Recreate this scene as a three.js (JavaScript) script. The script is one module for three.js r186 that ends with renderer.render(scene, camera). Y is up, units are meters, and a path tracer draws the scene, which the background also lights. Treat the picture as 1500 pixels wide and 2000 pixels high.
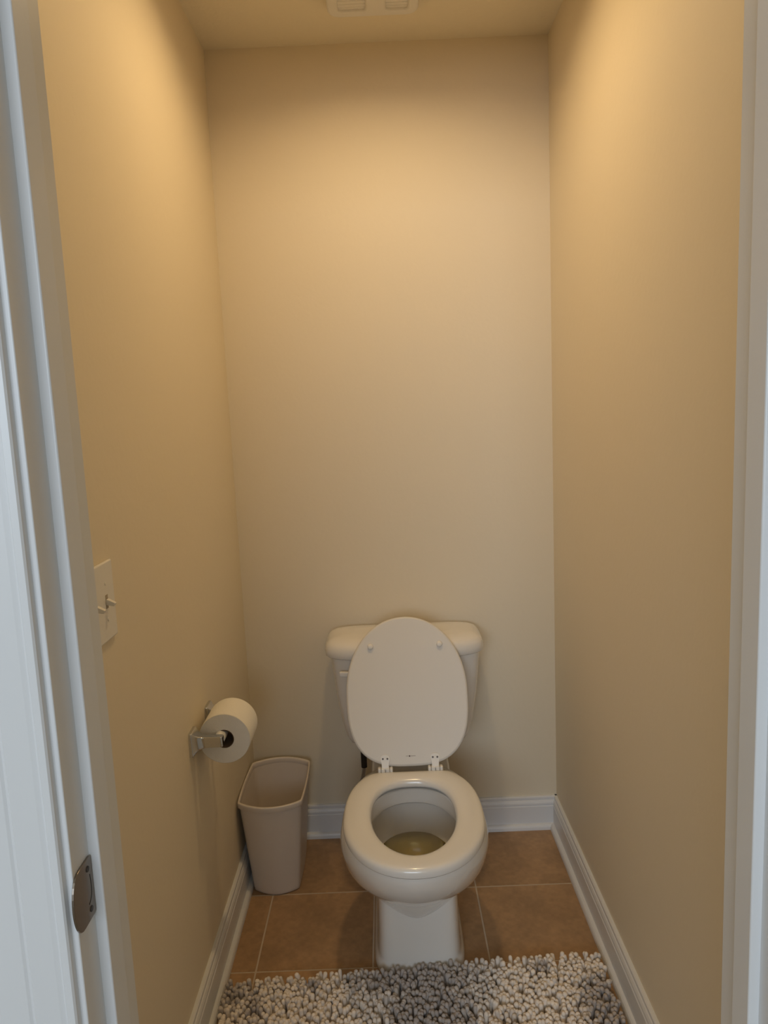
import * as THREE from 'three';
import { mergeGeometries } from 'three/addons/utils/BufferGeometryUtils.js';
import { RoundedBoxGeometry } from 'three/addons/geometries/RoundedBoxGeometry.js';
import { RectAreaLightUniformsLib } from 'three/addons/lights/RectAreaLightUniformsLib.js';

// ------------------------------------------------------------------ camera, light, exposure
const scene = new THREE.Scene();
scene.background = new THREE.Color().setRGB(0.42, 0.56, 0.78);          // pale daylight sky beyond the bedroom window
const camera = new THREE.PerspectiveCamera(69.8, 1500 / 2000, 0.05, 30);
camera.position.set(0.4736, 1.3928, 2.2762);
camera.rotation.set(-0.1385, 0.0052, -0.0432, 'YXZ');
const renderer = new THREE.WebGLRenderer({ antialias: true });
renderer.toneMapping = THREE.LinearToneMapping;
renderer.toneMappingExposure = 1.0;
renderer.shadowMap.enabled = true;
RectAreaLightUniformsLib.init();

const W = 0.9917, H = 2.439, D = 1.541, FW = 1.657;    // closet width, height, depth; outer face of the door wall
const LAMP = { x: 0.49, z: 0.62, y: H, color: [1.0, 0.71, 0.37], power: 234 };
const lampLight = new THREE.RectAreaLight(new THREE.Color().setRGB(...LAMP.color), LAMP.power, 0.085, 0.085);
lampLight.position.set(LAMP.x, LAMP.y + 0.0220, LAMP.z);
lampLight.rotation.x = -Math.PI / 2;
scene.add(lampLight);
const WIN = { x0: -0.95, x1: 0.80, y0: 1.25, y1: 2.2, z: 4.51 };
const dayLight = new THREE.RectAreaLight(new THREE.Color().setRGB(0.74, 0.86, 1.0), 9.2, WIN.x1 - WIN.x0 - 0.1, WIN.y1 - WIN.y0 - 0.1);
dayLight.position.set((WIN.x0 + WIN.x1) / 2, (WIN.y0 + WIN.y1) / 2, WIN.z - 0.02);
dayLight.rotation.y = 0;
scene.add(dayLight);

// ------------------------------------------------------------------ helpers
let seed = 12345;
const rnd = () => { seed = (seed * 1664525 + 1013904223) >>> 0; return seed / 4294967296; };
const rr = (a, b) => a + (b - a) * rnd();
const counts = {};
function numbered(n) { const k = counts[n] = (counts[n] ?? -1) + 1; return k ? n + '_' + String(k).padStart(3, '0') : n; }
function tag(o, label, category, group, kind) {
  o.userData.label = label; o.userData.category = category;
  if (group) o.userData.group = group;
  if (kind) o.userData.kind = kind;
  return o;
}
function mesh(name, geo, mat, parent = scene, label) {
  const m = new THREE.Mesh(Array.isArray(geo) ? mergeAll(geo) : geo, mat);
  m.name = parent === scene ? numbered(name) : name;
  m.castShadow = m.receiveShadow = true;
  if (label) m.userData.label = label;
  parent.add(m);
  return m;
}
function group(name, pos = [0, 0, 0]) { const g = new THREE.Group(); g.name = numbered(name); g.position.set(...pos); scene.add(g); return g; }
function structure(o) { o.userData.kind = 'structure'; return o; }
function mergeAll(list) {
  return mergeGeometries(list.map(g => {
    let q = g.index ? g.toNonIndexed() : g.clone();
    for (const k of Object.keys(q.attributes)) if (!['position', 'normal', 'uv'].includes(k)) q.deleteAttribute(k);
    return q;
  }));
}
// uv in metres taken from the dominant axis of each face's normal
function metricUV(g) {
  const q = g.index ? g.toNonIndexed() : g; const p = q.attributes.position, n = q.attributes.normal;
  const uv = new Float32Array(p.count * 2);
  for (let i = 0; i < p.count; i++) {
    const ax = Math.abs(n.getX(i)), ay = Math.abs(n.getY(i)), az = Math.abs(n.getZ(i));
    if (ay >= ax && ay >= az) { uv[2 * i] = p.getX(i); uv[2 * i + 1] = p.getZ(i); }
    else if (ax >= az) { uv[2 * i] = p.getZ(i); uv[2 * i + 1] = p.getY(i); }
    else { uv[2 * i] = p.getX(i); uv[2 * i + 1] = p.getY(i); }
  }
  q.setAttribute('uv', new THREE.BufferAttribute(uv, 2));
  return q;
}
function box(x0, x1, y0, y1, z0, z1, r = 0) {
  const g = r ? new RoundedBoxGeometry(x1 - x0, y1 - y0, z1 - z0, 3, r) : new THREE.BoxGeometry(x1 - x0, y1 - y0, z1 - z0);
  g.translate((x0 + x1) / 2, (y0 + y1) / 2, (z0 + z1) / 2);
  return metricUV(g);
}
function cyl(r0, r1, len, axis, pos, seg = 32) {
  const g = new THREE.CylinderGeometry(r1, r0, len, seg);
  if (axis === 'x') g.rotateZ(-Math.PI / 2); if (axis === 'z') g.rotateX(Math.PI / 2);
  g.translate(...pos); return g;
}
// closed rings of points joined into one smooth skin
function loft(rings, capA = true, capB = true, loop = false) {
  const n = rings[0].length, pos = [], idx = [], uv = [];
  rings.forEach((r, j) => r.forEach((p, i) => { pos.push(p[0], p[1], p[2]); uv.push(i / n, j / rings.length); }));
  const m = rings.length;
  for (let j = 0; j < (loop ? m : m - 1); j++) for (let i = 0; i < n; i++) {
    const a = j * n + i, b = j * n + (i + 1) % n, k = (j + 1) % m, c = k * n + i, d = k * n + (i + 1) % n;
    idx.push(a, c, b, b, c, d);
  }
  const cap = (j, flip) => {
    const c = [0, 0, 0]; rings[j].forEach(p => { for (let k = 0; k < 3; k++) c[k] += p[k] / n; });
    const base = pos.length / 3; pos.push(...c); uv.push(0.5, 0.5);
    for (const p of rings[j]) { pos.push(...p); uv.push(0.5, 0.5); }
    for (let i = 0; i < n; i++) { const a = base + 1 + i, b = base + 1 + (i + 1) % n; flip ? idx.push(base, b, a) : idx.push(base, a, b); }
  };
  if (!loop) { if (capA) cap(0, false); if (capB) cap(m - 1, true); }
  const g = new THREE.BufferGeometry();
  g.setAttribute('position', new THREE.Float32BufferAttribute(pos, 3));
  g.setAttribute('uv', new THREE.Float32BufferAttribute(uv, 2));
  g.setIndex(idx); g.computeVertexNormals();
  return g;
}
const spow = (v, e) => Math.sign(v) * Math.pow(Math.abs(v), e);
// egg or rounded-rectangle outline in the x-z plane at height y
function egg(y, cx, zb, zm, zf, hw, eF = 2, eB = 2, bow = 0, n = 96) {
  const out = [];
  for (let i = 0; i < n; i++) {
    const t = i / n * Math.PI * 2, c = Math.cos(t), s = Math.sin(t), e = s >= 0 ? eF : eB;
    const x = hw * spow(c, 2 / e); let z = zm + (s >= 0 ? zf - zm : zm - zb) * spow(s, 2 / e);
    if (s > 0) z -= bow * (x / hw) ** 2 * spow(s, 0.5);
    out.push([cx + x, y, z]);
  }
  return out;
}
function sweepX(profile, x0, x1) {   // profile of [depth, height] swept along x, depth towards +z
  const s = new THREE.Shape(profile.map(p => new THREE.Vector2(p[0], p[1])));
  const g = new THREE.ExtrudeGeometry(s, { depth: x1 - x0, bevelEnabled: false });
  g.rotateY(Math.PI / 2); g.scale(1, 1, -1); g.translate(x0, 0, 0);
  const i = g.index ? g.index.array : null;
  const p = g.attributes.position;                 // mirrored: turn the faces round again
  for (let k = 0; k < p.count; k += 3) for (const a of Object.values(g.attributes)) {
    const sz = a.itemSize; for (let c = 0; c < sz; c++) { const t = a.array[(k + 1) * sz + c]; a.array[(k + 1) * sz + c] = a.array[(k + 2) * sz + c]; a.array[(k + 2) * sz + c] = t; }
  }
  g.computeVertexNormals();
  return metricUV(g);
}

// ------------------------------------------------------------------ textures and materials
function hash(x, y, s) { let h = (x * 374761393 + y * 668265263 + s * 1442695041) | 0; h = Math.imul(h ^ (h >>> 13), 1274126177); return ((h ^ (h >>> 16)) >>> 0) / 4294967296; }
function vnoise(x, y, per, s) {
  const xi = Math.floor(x), yi = Math.floor(y), fx = x - xi, fy = y - yi, u = fx * fx * (3 - 2 * fx), v = fy * fy * (3 - 2 * fy);
  const m = a => ((a % per) + per) % per;
  const a = hash(m(xi), m(yi), s), b = hash(m(xi + 1), m(yi), s), c = hash(m(xi), m(yi + 1), s), d = hash(m(xi + 1), m(yi + 1), s);
  return a + (b - a) * u + (c - a) * v + (a - b - c + d) * u * v;
}
function fbm(u, v, base, oct, s) { let t = 0, a = 0.5, f = base, n = 0; for (let k = 0; k < oct; k++) { t += a * vnoise(u * f, v * f, f, s + k); n += a; a *= 0.55; f *= 2; } return t / n; }
function tex(size, fn, srgb, rep = 1) {
  const d = new Uint8Array(size * size * 4);
  for (let y = 0; y < size; y++) for (let x = 0; x < size; x++) {
    const c = fn(x / size, y / size), k = 4 * (y * size + x);
    for (let j = 0; j < 3; j++) d[k + j] = Math.max(0, Math.min(255, Math.round(255 * (Array.isArray(c) ? c[j] : c))));
    d[k + 3] = 255;
  }
  const t = new THREE.DataTexture(d, size, size);
  t.wrapS = t.wrapT = THREE.RepeatWrapping; t.magFilter = THREE.LinearFilter; t.minFilter = THREE.LinearMipmapLinearFilter; t.generateMipmaps = true;
  t.repeat.set(rep, rep);
  if (srgb) t.colorSpace = THREE.SRGBColorSpace;
  t.needsUpdate = true; return t;
}
const peel = tex(512, (u, v) => fbm(u, v, 48, 3, 11), false, 2);
const lin = (r, g, b) => new THREE.Color().setRGB(r, g, b);
const M = {};
M.wall = new THREE.MeshStandardMaterial({ color: lin(0.80, 0.71, 0.55), roughness: 0.62, bumpMap: peel, bumpScale: 0.00025 });
M.ceiling = new THREE.MeshStandardMaterial({ color: lin(0.84, 0.77, 0.62), roughness: 0.9, bumpMap: peel, bumpScale: 0.0008 });
M.trim = new THREE.MeshPhysicalMaterial({ color: lin(0.77, 0.775, 0.78), roughness: 0.35 });
M.ceramic = new THREE.MeshPhysicalMaterial({ color: lin(0.80, 0.77, 0.72), roughness: 0.12, clearcoat: 0.6, clearcoatRoughness: 0.05 });
M.seat = new THREE.MeshPhysicalMaterial({ color: lin(0.80, 0.78, 0.74), roughness: 0.22, clearcoat: 0.4, clearcoatRoughness: 0.12 });
M.lid = new THREE.MeshPhysicalMaterial({ color: lin(0.72, 0.70, 0.665), roughness: 0.45 });  // greyer than the seat: shade on the raised lid put into its colour
M.plasticWhite = new THREE.MeshPhysicalMaterial({ color: lin(0.80, 0.78, 0.74), roughness: 0.35 });
M.bin = new THREE.MeshPhysicalMaterial({ color: lin(0.74, 0.66, 0.58), roughness: 0.42 });
M.chrome = new THREE.MeshStandardMaterial({ color: lin(0.62, 0.63, 0.64), metalness: 1, roughness: 0.10 });
M.nickel = new THREE.MeshStandardMaterial({ color: lin(0.26, 0.22, 0.18), metalness: 1, roughness: 0.34 });
M.screw = new THREE.MeshStandardMaterial({ color: lin(0.06, 0.05, 0.045), metalness: 0.6, roughness: 0.45 });
M.steelBraid = new THREE.MeshStandardMaterial({ color: lin(0.5, 0.5, 0.5), metalness: 1, roughness: 0.3, bumpMap: tex(64, (u, v) => 0.5 + 0.5 * Math.sin((u + v) * 50.27) * Math.sin((u - v) * 50.27), false, 6), bumpScale: 0.0006 });
M.blackPlastic = new THREE.MeshStandardMaterial({ color: lin(0.015, 0.013, 0.012), roughness: 0.4 });
M.greyHole = new THREE.MeshStandardMaterial({ color: lin(0.12, 0.10, 0.09), roughness: 0.5, metalness: 0.3 });
M.slot = new THREE.MeshStandardMaterial({ color: lin(0.42, 0.36, 0.28), roughness: 0.7 });
M.print = new THREE.MeshStandardMaterial({ color: lin(0.10, 0.07, 0.06), roughness: 0.6 });
M.paper = new THREE.MeshStandardMaterial({ color: lin(0.84, 0.81, 0.74), roughness: 0.95, bumpMap: tex(128, (u, v) => fbm(u, v, 32, 2, 5), false, 4), bumpScale: 0.0004 });
M.card = new THREE.MeshStandardMaterial({ color: lin(0.20, 0.13, 0.08), roughness: 0.9 });
M.grout = new THREE.MeshStandardMaterial({ color: lin(0.56, 0.46, 0.35), roughness: 0.95 });
const tileTone = (s, k) => tex(256, (u, v) => {
  const a = fbm(u, v, 3, 5, s), b = fbm(u, v, 24, 3, s + 40), t = (0.80 + 0.30 * a + 0.14 * (b - 0.5)) * k;
  return [0.70 * t, 0.56 * t, 0.41 * t];
}, true, 1 / 0.297);
M.tiles = [0.98, 1.02, 1.0].map((k, i) => new THREE.MeshStandardMaterial({ map: tileTone(20 + i * 7, k), roughness: 0.5, bumpMap: peel, bumpScale: 0.0004 }));
M.water = new THREE.MeshPhysicalMaterial({ color: lin(0.97, 0.97, 0.95), roughness: 0.02, transmission: 1, thickness: 0.05, ior: 1.33, attenuationColor: lin(0.80, 0.70, 0.34), attenuationDistance: 0.10 });
M.rugBack = new THREE.MeshStandardMaterial({ color: lin(0.40, 0.36, 0.33), roughness: 1 });
M.rugPile = new THREE.MeshStandardMaterial({ color: lin(1, 1, 1), roughness: 1 });
M.lens = new THREE.MeshStandardMaterial({ color: lin(0.85, 0.82, 0.75), emissive: lin(1.0, 0.72, 0.40), emissiveIntensity: 3, roughness: 0.6 });
M.glass = new THREE.MeshPhysicalMaterial({ color: lin(1, 1, 1), roughness: 0, transmission: 1, thickness: 0, ior: 1.5 });
M.carpet = new THREE.MeshStandardMaterial({ color: lin(0.36, 0.31, 0.25), roughness: 1, bumpMap: peel, bumpScale: 0.003 });
M.outerWall = new THREE.MeshStandardMaterial({ color: lin(0.66, 0.60, 0.50), roughness: 0.7, bumpMap: peel, bumpScale: 0.0006 });

// ------------------------------------------------------------------ the closet shell
const OX0 = -1.9, OX1 = 2.6, OZ = 4.6, T = 0.115;
const AL = 0.1716, AR = 0.8216, HEAD = 2.045;          // clear faces of the two jambs, underside of the head jamb
structure(mesh('wall_left', box(-T, 0, 0, H, 0, D), M.wall));
structure(mesh('wall_right', box(W, W + T, 0, H, 0, D), M.wall));
structure(mesh('wall_back', box(-T, W + T, 0, H, -T, 0), M.wall));
structure(mesh('wall_front', [
  box(OX0, AL - 0.018, 0, H, D, FW), box(AR + 0.018, OX1, 0, H, D, FW), box(AL - 0.018, AR + 0.018, HEAD + 0.018, H, D, FW)], M.wall));
{ // ceiling slab of both rooms, pierced for the downlight
  const s = new THREE.Shape([[OX0 - T, -OZ - T], [OX1 + T, -OZ - T], [OX1 + T, T], [OX0 - T, T]].map(p => new THREE.Vector2(...p)));
  const h = new THREE.Path(); h.absarc(LAMP.x, -LAMP.z, 0.079, 0, Math.PI * 2, true); s.holes.push(h);
  const g = new THREE.ExtrudeGeometry(s, { depth: 0.12, bevelEnabled: false, curveSegments: 48 });
  g.rotateX(-Math.PI / 2); g.translate(0, H, 0);
  structure(mesh('ceiling', metricUV(g), M.ceiling));
}
{ // tiled floor: mortar bed with single tiles
  const fl = structure(group('floor'));
  mesh('grout_bed', box(-T, W + T, -0.06, -0.0010, -T, FW), M.grout, fl);
  const xs = [-0.01, 0.0905, 0.3875, 0.6845, 0.9815, W + 0.01], zs = [-0.012, 0.302, 0.599, 0.896, 1.193, 1.49, FW];
  const g = 0.0021; let k = 0;
  for (let i = 0; i < xs.length - 1; i++) for (let j = 0; j < zs.length - 1; j++) {
    const x0 = xs[i] + g, x1 = xs[i + 1] - g, z0 = zs[j] + g, z1 = zs[j + 1] - g;
    mesh('tile', box(x0, x1, -0.012, 0, z0, z1, Math.min(0.0015, (x1 - x0) / 3)), M.tiles[(k++ * 7 + j) % 3], fl);
  }
}
structure(mesh('floor_bedroom', box(OX0 - T, OX1 + T, -0.06, 0, FW, OZ + T), M.carpet));
structure(mesh('wall_bedroom_left', box(OX0 - T, OX0, 0, H, D, OZ), M.outerWall));
structure(mesh('wall_bedroom_right', box(OX1, OX1 + T, 0, H, D, OZ), M.outerWall));
structure(mesh('wall_bedroom_back', [
  box(OX0 - T, WIN.x0, 0, H, OZ - T, OZ), box(WIN.x1, OX1 + T, 0, H, OZ - T, OZ),
  box(WIN.x0, WIN.x1, 0, WIN.y0, OZ - T, OZ), box(WIN.x0, WIN.x1, WIN.y1, H, OZ - T, OZ)], M.outerWall));
{ // the bedroom window behind the camera
  const w = structure(group('window_1')); const z0 = OZ - 0.085, z1 = OZ - 0.03, f = 0.045, mx = (WIN.x0 + WIN.x1) / 2;
  mesh('window_frame', [box(WIN.x0, WIN.x0 + f, WIN.y0, WIN.y1, z0, z1), box(WIN.x1 - f, WIN.x1, WIN.y0, WIN.y1, z0, z1),
    box(WIN.x0 + f, WIN.x1 - f, WIN.y0, WIN.y0 + f, z0, z1), box(WIN.x0 + f, WIN.x1 - f, WIN.y1 - f, WIN.y1, z0, z1), box(mx - 0.02, mx + 0.02, WIN.y0 + f, WIN.y1 - f, z0, z1)], M.trim, w);
  mesh('pane', box(WIN.x0 + f, mx - 0.02, WIN.y0 + f, WIN.y1 - f, z0 + 0.025, z0 + 0.029), M.glass, w);
  mesh('pane', box(mx + 0.02, WIN.x1 - f, WIN.y0 + f, WIN.y1 - f, z0 + 0.025, z0 + 0.029), M.glass, w);
}

// baseboards with a routed cap and a quarter-round shoe
const baseProfile = [[0, 0], [0.0145, 0], [0.0145, 0.076], [0.0125, 0.0785], [0.0125, 0.0815], [0.0140, 0.083], [0.0135, 0.088], [0.0110, 0.0945], [0.0085, 0.0965], [0.0085, 0.0985], [0.0095, 0.100], [0.0092, 0.106], [0.0065, 0.109], [0, 0.109]];
const shoeProfile = [[0.0145, 0], [0.0275, 0], [0.0275, 0.004], [0.0265, 0.010], [0.0240, 0.0145], [0.0200, 0.0172], [0.0145, 0.0185]];
function baseboard(name, len, pos, turn) {
  const b = structure(mesh(name, sweepX(baseProfile, 0, len), M.trim));
  mesh('shoe_molding', sweepX(shoeProfile, 0, len), M.trim, b);
  b.position.set(...pos); b.rotation.y = turn; return b;
}
baseboard('baseboard_back', W, [0, 0, 0], 0);
baseboard('baseboard_left', D, [0, 0, D], Math.PI / 2);
baseboard('baseboard_right', D, [W, 0, 0], -Math.PI / 2);

// ------------------------------------------------------------------ door frame
{
  const f = structure(group('trim_1'));
  const zf = FW + 0.001, zb = D, st = FW - 0.036, sb = st - 0.034;
  mesh('jamb', box(AL - 0.018, AL, 0, HEAD, zb, zf, 0.0015), M.trim, f);
  mesh('jamb', box(AR, AR + 0.018, 0, HEAD, zb, zf, 0.0015), M.trim, f);
  mesh('head_jamb', box(AL - 0.018, AR + 0.018, HEAD, HEAD + 0.018, zb, zf, 0.0015), M.trim, f);
  mesh('door_stop', box(AL - 0.004, AL + 0.0105, 0, HEAD, sb, st, 0.002), M.trim, f);
  mesh('door_stop', box(AR - 0.0105, AR + 0.004, 0, HEAD, sb, st, 0.002), M.trim, f);
  mesh('door_stop', box(AL, AR, HEAD - 0.0105, HEAD + 0.004, sb, st, 0.002), M.trim, f);
  // moulded casing: [distance from the inner edge, thickness]
  const prof = [[0, 0], [0, 0.0085], [0.0015, 0.0105], [0.0075, 0.0112], [0.0085, 0.0098], [0.010, 0.0098], [0.014, 0.0112], [0.024, 0.0125], [0.035, 0.0142], [0.0365, 0.0130], [0.0385, 0.0130], [0.041, 0.0145], [0.056, 0.0158], [0.066, 0.0165], [0.068, 0.0155], [0.070, 0.0155], [0.073, 0.0178], [0.080, 0.0180], [0.083, 0.0160], [0.083, 0]];
  const side = (x, dir, z, out) => {         // upright casing leg: width away from the opening along dir, thickness along out
    const s = new THREE.Shape(prof.map(p => new THREE.Vector2(p[0] * dir, p[1])));
    const g = new THREE.ExtrudeGeometry(s, { depth: HEAD + 0.089, bevelEnabled: false });
    g.rotateX(-Math.PI / 2); g.scale(1, 1, -out); g.translate(x, 0, z); g.computeVertexNormals(); return g;
  };
  const top = (z, out) => {
    const s = new THREE.Shape(prof.map(p => new THREE.Vector2(p[1] * out, p[0])));
    const g = new THREE.ExtrudeGeometry(s, { depth: AR - AL + 0.012, bevelEnabled: false });
    g.rotateY(-Math.PI / 2); g.scale(-1, 1, 1); g.translate(AL - 0.006, HEAD + 0.006, z); g.computeVertexNormals(); return g;
  };
  for (const [z, out] of [[FW, 1], [D, -1]]) {
    mesh('casing', side(AL - 0.006, -1, z, out), M.trim, f);
    mesh('casing', side(AR + 0.006, 1, z, out), M.trim, f);
    mesh('casing', top(z, out), M.trim, f);
  }
  // strike plate let into the left jamb: flat plate with a lip curling round the jamb's edge
  const sy = 0.952, g = [];
  const s = new THREE.Shape();                       // x = towards camera (z), y = up
  const zc = FW - 0.036, h = 0.0295;
  s.moveTo(0.001, -h + 0.004); s.quadraticCurveTo(0.001, -h, 0.005, -h); s.lineTo(0.026, -h);
  for (let k = 0; k <= 16; k++) { const q = (k / 16 - 0.5) * Math.PI; s.lineTo(0.026 + 0.0185 * Math.pow(Math.cos(q), 0.8), h * Math.sin(q)); }
  s.lineTo(0.005, h); s.quadraticCurveTo(0.001, h, 0.001, h - 0.004); s.closePath();
  const pg = new THREE.ExtrudeGeometry(s, { depth: 0.0014, bevelEnabled: true, bevelSize: 0.0004, bevelThickness: 0.0004, bevelSegments: 2, curveSegments: 16 });
  pg.rotateY(-Math.PI / 2); pg.translate(AL + 0.0018, sy, zc);
  const sp = mesh('strike_plate', pg, M.nickel, f, 'brushed nickel strike plate screwed to the left jamb');
  const arc = new THREE.CatmullRomCurve3([[0.007, 0.013], [0.0065, 0.006], [0.0065, -0.004], [0.009, -0.010], [0.014, -0.014]].map(([u, v]) => new THREE.Vector3(AL + 0.0018, sy + v, zc + u)));
  mesh('latch_hole', new THREE.TubeGeometry(arc, 20, 0.0008, 6), M.blackPlastic, sp);
  for (const v of [-0.0205, 0.0205]) mesh('screw', cyl(0.0033, 0.0028, 0.0012, 'x', [AL + 0.0022, sy + v, zc + 0.0105], 20), M.screw, sp);
}

// ------------------------------------------------------------------ ceiling fixtures
{
  const d = tag(group('recessed_downlight', [LAMP.x, H, LAMP.z]), 'round recessed downlight glowing warm in the ceiling above the toilet', 'light');
  const prof = [[0.094, 0], [0.093, -0.004], [0.086, -0.006], [0.078, -0.005], [0.0755, 0], [0.073, 0.0235], [0.0735, 0.0245], [0.077, 0.001], [0.094, 0]];
  mesh('trim_ring', new THREE.LatheGeometry(prof.map(p => new THREE.Vector2(...p)), 64), M.plasticWhite, d);
  mesh('housing', new THREE.LatheGeometry([[0.0735, 0.0235], [0.0735, 0.08], [0, 0.08]].map(p => new THREE.Vector2(...p)), 48), M.plasticWhite, d);
  mesh('lens', cyl(0.072, 0.072, 0.003, 'y', [0, 0.0250, 0], 48), M.lens, d);
}
{
  const x0 = 0.372, x1 = 0.608, z0 = 0.188, z1 = 0.440, yb = H - 0.018, cx = 0.497;
  const d = tag(group('exhaust_fan_cover', [(x0 + x1) / 2, H, (z0 + z1) / 2]), 'white square exhaust fan grille on the ceiling near back wall', 'fan');
  const rrect = (a, b, c, e, r) => { const s = new THREE.Shape(); s.moveTo(a + r, c); s.lineTo(b - r, c); s.quadraticCurveTo(b, c, b, c + r); s.lineTo(b, e - r); s.quadraticCurveTo(b, e, b - r, e); s.lineTo(a + r, e); s.quadraticCurveTo(a, e, a, e - r); s.lineTo(a, c + r); s.quadraticCurveTo(a, c, a + r, c); return s; };
  const hx = (x1 - x0) / 2, hz = (z1 - z0) / 2;
  const s = rrect(-hx + 0.006, hx - 0.006, -hz + 0.006, hz - 0.006, 0.03);
  for (const [a, b] of [[-hx + 0.022, cx - (x0 + x1) / 2 - 0.02], [cx - (x0 + x1) / 2 + 0.02, hx - 0.022]]) s.holes.push(new THREE.Path(rrect(a, b, -hz + 0.022, hz - 0.022, 0.016).getPoints(6)));
  const g = new THREE.ExtrudeGeometry(s, { depth: 0.012, bevelEnabled: true, bevelSize: 0.006, bevelThickness: 0.006, bevelSegments: 3, curveSegments: 8 });
  g.rotateX(Math.PI / 2); g.translate(0, -0.0062, 0);
  mesh('grille_frame', g, M.plasticWhite, d);
  for (const [a, b] of [[-hx + 0.022, cx - (x0 + x1) / 2 - 0.02], [cx - (x0 + x1) / 2 + 0.02, hx - 0.022]])
    for (let k = 0; k < 14; k++) { const z = -hz + 0.030 + k * 0.0148; mesh('slat', box(a, b, -0.018, -0.008, z - 0.0069, z + 0.0069, 0.0012), M.plasticWhite, d); }
  mesh('duct_plate', box(-hx + 0.012, hx - 0.012, -0.005, 0, -hz + 0.012, hz - 0.012), M.plasticWhite, d);
}

// ------------------------------------------------------------------ light switches on the left wall
{
  const d = tag(group('light_switch', [0, 1.100, 1.124]), 'ivory double toggle switch plate on the left wall beside the door jamb', 'switch');
  const pg = new RoundedBoxGeometry(0.006, 0.130, 0.118, 3, 0.0028); pg.translate(0.003, 0, 0);
  mesh('plate', pg, M.plasticWhite, d);
  for (const z of [-0.023, 0.023]) {
    mesh('toggle_slot', box(0.0058, 0.0063, -0.0115, 0.0115, z - 0.0050, z + 0.0050, 0.0002), M.slot, d);
    const tg = loft([[0, 0.0045, 0.0045], [0.004, 0.0044, 0.0042], [0.0135, 0.0036, 0.0030], [0.0150, 0.0030, 0.0024]].map(([x, a, b]) => [[x, b, a], [x, -b, a], [x, -b, -a], [x, b, -a]]));
    const flat = tg.toNonIndexed(); flat.computeVertexNormals(); flat.rotateZ(-0.36); flat.translate(0.0055, 0, z);
    mesh('toggle', flat, M.plasticWhite, d);
    for (const y of [-0.030, 0.030]) mesh('screw', cyl(0.003, 0.0026, 0.0012, 'x', [0.0064, y, z], 16), M.plasticWhite, d);
  }
}

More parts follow.
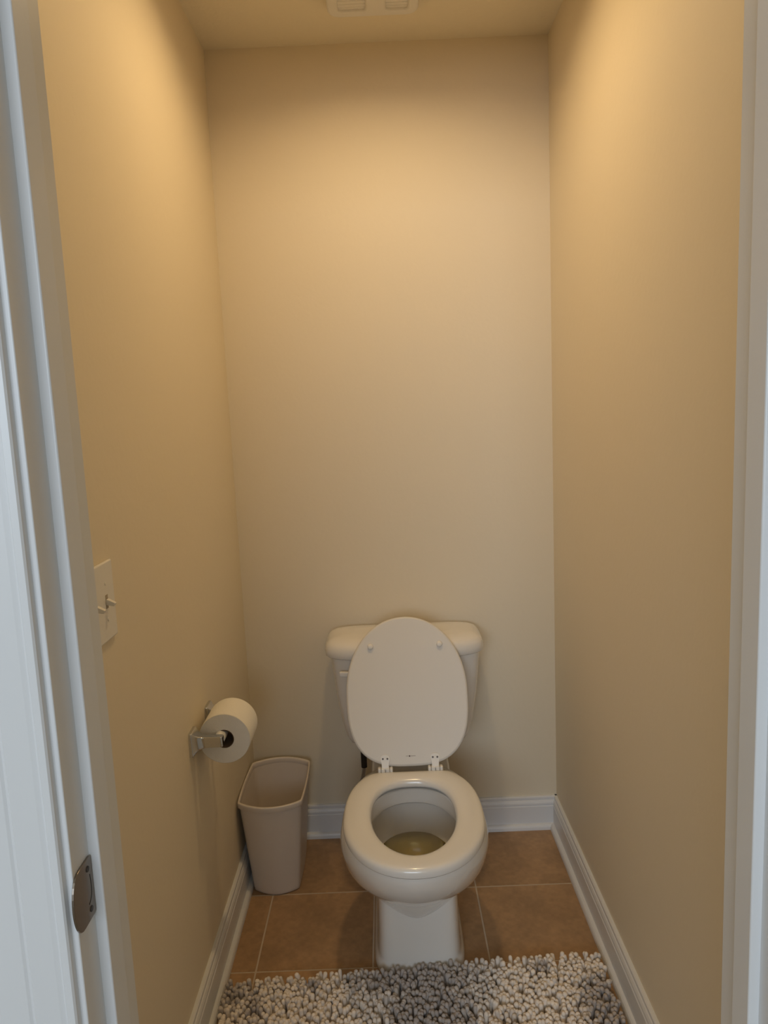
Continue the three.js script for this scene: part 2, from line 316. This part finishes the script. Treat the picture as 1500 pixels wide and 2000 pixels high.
// ------------------------------------------------------------------ toilet
const CX = 0.505;
{
  const t = tag(group('toilet', [CX, 0, 0.3]), 'white two-piece round-front toilet with raised lid against the back wall', 'toilet');
  const put = (name, geo, mat, parent = t, label) => { const g = Array.isArray(geo) ? mergeAll(geo) : geo; if (parent === t || parent.parent === t) g.translate(-CX, 0, -0.3); return mesh(name, g, mat, parent, label); };
  // bowl: one continuous skin from under the bowl, over the rim, down inside
  const E = (y, zb, zm, zf, hw, eF = 2, eB = 2.4) => egg(y, CX, zb, zm, zf, hw, eF, eB);
  const outer = [
    E(0.060, 0.36, 0.44, 0.525, 0.060, 1.7), E(0.100, 0.33, 0.45, 0.567, 0.085, 1.7), E(0.140, 0.31, 0.47, 0.610, 0.108, 1.7), E(0.180, 0.30, 0.49, 0.650, 0.130, 1.72), E(0.220, 0.29, 0.51, 0.686, 0.147, 1.75),
    E(0.246, 0.285, 0.52, 0.710, 0.1575, 1.8), E(0.256, 0.28, 0.53, 0.722, 0.1625, 1.85), E(0.264, 0.28, 0.54, 0.736, 0.167, 1.9), E(0.278, 0.28, 0.55, 0.753, 0.1725, 1.95), E(0.298, 0.28, 0.555, 0.772, 0.178), E(0.322, 0.28, 0.56, 0.790, 0.1825),
    E(0.345, 0.28, 0.57, 0.803, 0.1845), E(0.366, 0.28, 0.58, 0.810, 0.181), E(0.380, 0.285, 0.58, 0.809, 0.177), E(0.3865, 0.29, 0.58, 0.804, 0.171), E(0.388, 0.30, 0.58, 0.798, 0.166)];
  const I = (y, zb, zm, zf, hw, eF = 2, eB = 2.2) => egg(y, CX, zb, zm, zf, hw, eF, eB);
  const inner = [
    I(0.388, 0.436, 0.59, 0.768, 0.118), I(0.3865, 0.431, 0.59, 0.763, 0.1135), I(0.380, 0.429, 0.59, 0.761, 0.112), I(0.355, 0.429, 0.59, 0.761, 0.112), I(0.345, 0.429, 0.59, 0.762, 0.1125), I(0.342, 0.427, 0.59, 0.765, 0.116),
    I(0.341, 0.418, 0.59, 0.772, 0.124), I(0.330, 0.410, 0.59, 0.773, 0.127), I(0.300, 0.407, 0.59, 0.762, 0.126), I(0.270, 0.408, 0.58, 0.735, 0.119), I(0.240, 0.420, 0.575, 0.700, 0.097),
    I(0.220, 0.440, 0.565, 0.675, 0.085), I(0.204, 0.462, 0.56, 0.650, 0.068), I(0.194, 0.49, 0.555, 0.62, 0.045)];
  const bowlSkin = loft([...outer, ...inner]);
  // pedestal: boxy column with a slightly flared foot, trapway block behind, flat deck under the tank
  const P = (y, zb, zf, hw, e = 7) => egg(y, CX + 0.003, zb, (zb + zf) / 2, zf, hw, e, 4);
  const pedestal = loft([P(0, 0.20, 0.628, 0.116), P(0.012, 0.20, 0.628, 0.116), P(0.020, 0.203, 0.624, 0.111), P(0.030, 0.205, 0.618, 0.107), P(0.08, 0.20, 0.610, 0.1055), P(0.16, 0.18, 0.603, 0.104), P(0.184, 0.17, 0.600, 0.1035)]);
  const Dk = (y, zb, zf, hw) => egg(y, CX + 0.003, zb, (zb + zf) / 2, zf, hw, 5, 5);
  const deck = loft([Dk(0.12, 0.19, 0.40, 0.085), Dk(0.22, 0.14, 0.39, 0.090), Dk(0.28, 0.09, 0.395, 0.098), Dk(0.33, 0.07, 0.398, 0.108), Dk(0.366, 0.06, 0.400, 0.112), Dk(0.375, 0.062, 0.398, 0.110), Dk(0.377, 0.067, 0.395, 0.105)]);
  put('bowl', [bowlSkin, pedestal, deck], M.ceramic);
  put('bowl_water', loft([I(0.2520, 0.4165, 0.577, 0.7105, 0.1033), I(0.240, 0.4215, 0.575, 0.699, 0.0963), I(0.220, 0.4415, 0.565, 0.674, 0.0843), I(0.205, 0.463, 0.56, 0.649, 0.0672), I(0.1955, 0.4915, 0.555, 0.619, 0.0442)].reverse()), M.water, t, 'clear water in the bowl');
  // tank and its lid
  const TK = (y, zb, zf, hw, e = 6, bow = 0.022) => egg(y, CX + 0.0025, zb, 0.10, zf, hw, e, 9, bow);
  put('tank', loft([TK(0.378, 0.05, 0.165, 0.150), TK(0.381, 0.042, 0.178, 0.163), TK(0.391, 0.036, 0.190, 0.176), TK(0.412, 0.034, 0.198, 0.187), TK(0.46, 0.032, 0.204, 0.199), TK(0.55, 0.030, 0.209, 0.213), TK(0.66, 0.028, 0.214, 0.223), TK(0.684, 0.028, 0.215, 0.225)]), M.ceramic);
  const LD = (y, zb, zf, hw, e = 5) => egg(y, CX, zb, 0.11, zf, hw, e, 7, 0.030);
  put('tank_lid', loft([LD(0.672, 0.024, 0.224, 0.224), LD(0.6725, 0.021, 0.233, 0.233), LD(0.676, 0.020, 0.236, 0.2365), LD(0.688, 0.020, 0.237, 0.238), LD(0.700, 0.020, 0.236, 0.2365), LD(0.710, 0.022, 0.231, 0.2315), LD(0.718, 0.026, 0.222, 0.222), LD(0.7235, 0.034, 0.207, 0.206), LD(0.7262, 0.046, 0.19, 0.186), LD(0.727, 0.07, 0.16, 0.15)]), M.ceramic);
  const lev = put('flush_lever', [loft([[0.314, 0.0055, 0.0045], [0.316, 0.0075, 0.006], [0.36, 0.0075, 0.006], [0.385, 0.009, 0.007], [0.388, 0.006, 0.005]].map(([x, a, b]) => { const o = []; for (let i = 0; i < 24; i++) { const q = i / 24 * Math.PI * 2; o.push([x, 0.636 - (x - 0.31) * 0.02 + a * spow(Math.cos(q), 0.4), 0.224 + (x - 0.314) * 0.12 + b * spow(Math.sin(q), 0.4)]); } return o; })), cyl(0.011, 0.011, 0.03, 'z', [0.376, 0.635, 0.218])], M.plasticWhite);
  // seat ring: outline pairs (outer, inner) joined over a crowned profile
  const oc = egg(0, CX, 0.357, 0.600, 0.827, 0.1725, 2.1, 2.55).map(p => [p[0], p[1], p[2] < 0.392 ? 0.386 + 0.006 * Math.exp((p[2] - 0.392) / 0.006) : p[2]]), ic = egg(0, CX, 0.440, 0.585, 0.763, 0.1035, 1.95, 2.5);
  const prof = [[0.02, 0], [0.004, 0.002], [0, 0.007], [0.006, 0.0125], [0.035, 0.0175], [0.10, 0.0210], [0.20, 0.0226], [0.35, 0.0232], [0.5, 0.0233], [0.65, 0.0230], [0.78, 0.0220], [0.90, 0.0190], [0.96, 0.0145], [0.985, 0.0095], [1, 0.006], [0.99, 0.002], [0.95, 0], [0.5, 0]];
  put('seat', loft(prof.map(([u, h]) => oc.map((a, i) => [a[0] + (ic[i][0] - a[0]) * u, 0.3925 + h, a[2] + (ic[i][2] - a[2]) * u])), false, false, true), M.seat);
  // raised lid, built flat (x across, y up its length, z towards the viewer) then leaned against the tank lid
  const L = 0.412, lean = -0.452;
  const lid = new THREE.Group(); lid.name = 'lid'; lid.position.set(0.001, 0.424, 0.383 - 0.3); lid.rotation.x = lean; t.add(lid);
  const outline = []; const N = 200;
  for (let i = 0; i < N; i++) {
    const q = i / N * Math.PI * 2, c = Math.cos(q), s = Math.sin(q), ym = 0.200;
    const e = s >= 0 ? 2.05 : 2.9; const x = 0.171 * spow(c, 2 / e), y = ym + (s >= 0 ? L - ym : ym) * spow(s, 2 / e);
    outline.push([x, y]);
  }
  const inset = d => outline.map(([x, y]) => { const cx = 0, cy = 0.2, dx = x - cx, dy = y - cy, r = Math.hypot(dx, dy); return [cx + dx * (r - d) / r, cy + dy * (r - d) / r]; });
  const slab = loft([[0.006, 0], [0.0018, 0.0012], [0, 0.0045], [0, 0.0125], [0.003, 0.0165], [0.008, 0.018]].map(([d, z]) => inset(d).map(([x, y]) => [x, y, -z])));
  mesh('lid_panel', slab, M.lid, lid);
  for (const x of [-0.099, 0.099]) mesh('bumper', new THREE.LatheGeometry([[0.0086, 0], [0.0084, 0.006], [0.0064, 0.0095], [0, 0.0102]].map(p => new THREE.Vector2(...p)), 24).rotateX(Math.PI / 2).translate(x, 0.328, 0), M.plasticWhite, lid);
  for (const x of [-0.0685, 0.0685]) {
    const s = new THREE.Shape(); s.moveTo(-0.0085, -0.006); s.lineTo(-0.0095, 0.010); s.bezierCurveTo(-0.0125, 0.016, -0.013, 0.022, -0.0115, 0.026); s.bezierCurveTo(-0.008, 0.0335, 0.008, 0.0335, 0.0115, 0.026); s.bezierCurveTo(0.013, 0.022, 0.0125, 0.016, 0.0095, 0.010); s.lineTo(0.0085, -0.006); s.closePath();
    const g = new THREE.ExtrudeGeometry(s, { depth: 0.0026, bevelEnabled: true, bevelSize: 0.0008, bevelThickness: 0.0008, bevelSegments: 2 }); g.translate(x, 0, 0);
    mesh('hinge_leaf', g, M.plasticWhite, lid);
    for (const d of [-0.0062, 0.0062]) mesh('screw', cyl(0.0026, 0.0026, 0.0012, 'z', [x + d, 0.0215, 0.0038], 16), M.greyHole, lid, 'dark grey screw in the lid hinge');
  }
  mesh('printed_mark', [cyl(0.0021, 0.0021, 0.0004, 'z', [-0.001, 0.0265, 0.0002], 20), box(-0.011, -0.004, 0.0261, 0.0269, 0, 0.0004), box(0.002, 0.0155, 0.0261, 0.0269, 0, 0.0004)], M.print, lid, 'small dark dot and dash mark printed on the lid');
  for (const x of [-0.0685, 0.0685]) {
    const hg = [];
    for (const [a, b] of [[-0.0205, -0.0125], [-0.0118, -0.0006], [0.0002, 0.0112], [0.0119, 0.0200]]) hg.push(box(x + 0.001 + a, x + 0.001 + b, 0.4095, 0.4235, 0.076, 0.091, 0.003));
    hg.push(box(x + 0.001 - 0.018, x + 0.001 + 0.018, 0.380, 0.410, 0.070, 0.084, 0.002));
    mesh('hinge', hg, M.plasticWhite, t);
  }
}
{ // water supply: coupling nut under the tank, braided hose, stop valve at the wall
  const d = tag(group('water_supply_line', [0.372, 0, 0.1]), 'braided steel water hose with black nut below the left of toilet tank', 'hose');
  const q = (x, y, z) => new THREE.Vector3(x - 0.372, y, z - 0.1);
  mesh('coupling_nut', cyl(0.0095, 0.0095, 0.082, 'y', [-0.005, 0.337, 0.025], 10), M.blackPlastic, d, 'black plastic coupling nut');
  mesh('hose', new THREE.TubeGeometry(new THREE.CatmullRomCurve3([q(0.366, 0.300, 0.125), q(0.364, 0.28, 0.126), q(0.357, 0.25, 0.128), q(0.345, 0.22, 0.12), q(0.335, 0.19, 0.09), q(0.345, 0.165, 0.07)]), 40, 0.0058, 12), M.steelBraid, d);
  mesh('stop_valve', [cyl(0.010, 0.010, 0.045, 'y', [-0.027, 0.155, -0.03], 20), cyl(0.008, 0.008, 0.075, 'z', [-0.027, 0.145, -0.0625], 20), cyl(0.028, 0.022, 0.006, 'z', [-0.027, 0.145, -0.097], 32), cyl(0.012, 0.015, 0.016, 'z', [-0.027, 0.145, -0.012], 12)], M.chrome, d);
}

// ------------------------------------------------------------------ waste bin
{
  const d = tag(group('waste_bin', [0.0995, 0, 0.19]), 'pale grey plastic waste bin left of the toilet', 'bin');
  // outline: bowed short ends, gently bowed long sides, crisp corners
  const ring = (y, hx, zb, zf, bowZ, bowX, cz = 0.19) => {
    const pts = []; const n = 18, c = [[hx, zf], [-hx, zf], [-hx, zb], [hx, zb]];
    const seg = (ax, az, bx, bz, ox, oz) => { for (let i = 0; i < n; i++) { const s = i / n, k = 4 * s * (1 - s); pts.push([ax + (bx - ax) * s + ox * k, y, az + (bz - az) * s + oz * k - cz]); } };
    seg(hx, zf, -hx, zf, 0, bowZ); seg(-hx, zf, -hx, zb, -bowX, 0); seg(-hx, zb, hx, zb, 0, -bowZ); seg(hx, zb, hx, zf, bowX, 0);
    return pts;
  };
  const soft = (y, hx, zb, zf, bz, bx) => { let r = ring(y, hx, zb, zf, bz, bx); for (let k = 0; k < 1; k++) r = r.map((p, i) => { const a = r[(i + r.length - 1) % r.length], b = r[(i + 1) % r.length]; return [(a[0] + 6 * p[0] + b[0]) / 8, y, (a[2] + 6 * p[2] + b[2]) / 8]; }); return r; };
  const body = loft([soft(0.0, 0.062, 0.085, 0.276, 0.024, 0.003), soft(0.004, 0.0665, 0.082, 0.279, 0.026, 0.003), soft(0.012, 0.0675, 0.081, 0.280, 0.026, 0.003), soft(0.282, 0.0890, 0.068, 0.303, 0.033, 0.004),
    soft(0.282, 0.0870, 0.070, 0.301, 0.033, 0.004), soft(0.012, 0.0655, 0.083, 0.278, 0.026, 0.003)]);
  mesh('body', body, M.bin, d);
  const rim = loft([soft(0.278, 0.0895, 0.0675, 0.3035, 0.033, 0.004), soft(0.278, 0.0925, 0.0645, 0.3065, 0.034, 0.004), soft(0.291, 0.0935, 0.0635, 0.3075, 0.034, 0.004), soft(0.2945, 0.0920, 0.065, 0.306, 0.034, 0.004), soft(0.2945, 0.0890, 0.068, 0.303, 0.033, 0.004), soft(0.290, 0.0873, 0.0697, 0.3013, 0.033, 0.004), soft(0.278, 0.0867, 0.0703, 0.3007, 0.033, 0.004)], false, false, true);
  mesh('rim', rim, M.bin, d);
}

// ------------------------------------------------------------------ paper holder and roll
const RX = 0.0695, RY = 0.647;
{
  const d = tag(group('toilet_paper_holder', [0, RY + 0.008, 0.60]), 'chrome toilet paper holder with two posts on the left wall', 'holder');
  const post = z => {
    const rect = (x, a, b) => { const o = []; for (let i = 0; i < 48; i++) { const q = i / 48 * Math.PI * 2; o.push([x, b * spow(Math.sin(q), 0.16), z + a * spow(Math.cos(q), 0.16)]); } return o; };
    return loft([rect(0, 0.024, 0.029), rect(0.006, 0.024, 0.029), rect(0.008, 0.0225, 0.0275), rect(0.012, 0.018, 0.022), rect(0.018, 0.0135, 0.0165), rect(0.026, 0.0105, 0.0138), rect(0.036, 0.0092, 0.0128), rect(0.0665, 0.0088, 0.0124), rect(0.0715, 0.0085, 0.012), rect(0.073, 0.007, 0.0105)]);
  };
  mesh('post', post(0.076), M.chrome, d); mesh('post', post(-0.076), M.chrome, d);
  mesh('roller', [cyl(0.0125, 0.0125, 0.136, 'z', [0.062, 0, 0]), cyl(0.009, 0.009, 0.15, 'z', [0.062, 0, 0])], M.plasticWhite, d);
}
{
  const d = tag(group('toilet_paper_roll', [RX, RY, 0.60]), 'full white toilet paper roll on the chrome wall holder', 'paper roll');
  const R = 0.0605, r = 0.0225, h = 0.050;
  const tube = (a, b, n) => new THREE.LatheGeometry(a.map(p => new THREE.Vector2(...p)), n).rotateX(Math.PI / 2);
  const g = [tube([[R - 0.001, -h], [R, -h + 0.0012], [R, h - 0.0012], [R - 0.001, h]], 0, 72), tube([[r, h], [r, -h]], 0, 48),
    new THREE.RingGeometry(r, R - 0.001, 72, 1).translate(0, 0, h), new THREE.RingGeometry(r, R - 0.001, 72, 1).rotateY(Math.PI).translate(0, 0, -h)];
  mesh('paper', g, M.paper, d);
  mesh('core', new THREE.LatheGeometry([[r - 0.0005, -h], [r - 0.0005, h], [r - 0.0018, h], [r - 0.0018, -h], [r - 0.0005, -h]].map(p => new THREE.Vector2(...p)), 48).rotateX(Math.PI / 2), M.card, d, 'brown cardboard core');
}

// ------------------------------------------------------------------ shag rug
{
  const d = tag(group('shag_rug', [0.49, 0, 0.9]), 'mottled grey and cream shag bath rug in front of the toilet', 'rug');
  const back = x => 0.662 - 0.052 * (x - 0.03) / 0.93, x0 = 0.034, x1 = 0.957, zf = 1.2;
  const s = new THREE.Shape(); s.moveTo(x0 + 0.008, back(x0) + 0.008); s.lineTo(x1 - 0.008, back(x1) + 0.008); s.lineTo(x1 - 0.008, zf); s.lineTo(x0 + 0.008, zf); s.closePath();
  const g = new THREE.ExtrudeGeometry(s, { depth: 0.006, bevelEnabled: false }); g.rotateX(Math.PI / 2); g.translate(-0.49, 0.0065, -0.9);
  mesh('backing', g, M.rugBack, d);
  const pitch = 0.0106, spots = [];
  for (let z = 0.60; z < zf; z += pitch * 0.88) for (let x = x0; x < x1; x += pitch) {
    const px = x + rr(-0.4, 0.4) * pitch, pz = z + rr(-0.4, 0.4) * pitch;
    if (pz < back(px) + 0.006 || px < x0 + 0.006 || px > x1 - 0.006 || pz > zf - 0.004) continue;
    spots.push([px, pz]);
  }
  const cap = new THREE.CapsuleGeometry(0.0054, 0.022, 3, 8); cap.translate(0, 0.014, 0);
  const im = new THREE.InstancedMesh(cap, M.rugPile, spots.length);
  const blobs = [[0.50, 0.675, 0.15, 0.05], [0.53, 0.77, 0.10, 0.10], [0.93, 0.78, 0.07, 0.09], [0.05, 0.70, 0.035, 0.05], [0.24, 0.685, 0.03, 0.012], [0.79, 0.655, 0.03, 0.016], [0.30, 0.95, 0.10, 0.06], [0.75, 1.05, 0.12, 0.07], [0.12, 1.08, 0.07, 0.09]];
  const m4 = new THREE.Matrix4(), qn = new THREE.Quaternion(), eu = new THREE.Euler(), c = new THREE.Color();
  spots.forEach(([x, z], i) => {
    const dz = z - back(x), edge = Math.max(0, 1 - dz / 0.02), eL = Math.max(0, 1 - (x - x0) / 0.02), eR = Math.max(0, 1 - (x1 - x) / 0.02);
    eu.set(rr(-0.45, 0.45) - edge * 0.35, rr(0, 6.28), rr(-0.45, 0.45) + eL * 0.1 - eR * 0.1); qn.setFromEuler(eu);
    const k = rr(0.9, 1.15); m4.compose(new THREE.Vector3(x - 0.49, 0.006, z - 0.9), qn, new THREE.Vector3(k, rr(0.85, 1.1), k)); im.setMatrixAt(i, m4);
    let grey = 0; for (const [bx, bz, a, b] of blobs) grey = Math.max(grey, 1.35 - Math.hypot((x - bx) / a, (z - bz) / b));
    const nz = fbm(x * 0.5 + 0.3, z * 0.5 + 0.1, 14, 3, 77);
    grey = Math.max(grey, (nz - 0.66) * 4) + rr(-0.22, 0.22);
    const mix = Math.max(0, Math.min(1, (grey - 0.1) / 0.5)), v = rr(0.90, 1.06);
    c.setRGB((0.86 - 0.38 * mix) * v, (0.77 - 0.345 * mix) * v, (0.67 - 0.285 * mix) * v);
    im.setColorAt(i, c);
  });
  im.name = 'pile'; im.userData.kind = 'stuff'; im.castShadow = im.receiveShadow = true; d.add(im);
}

renderer.render(scene, camera);
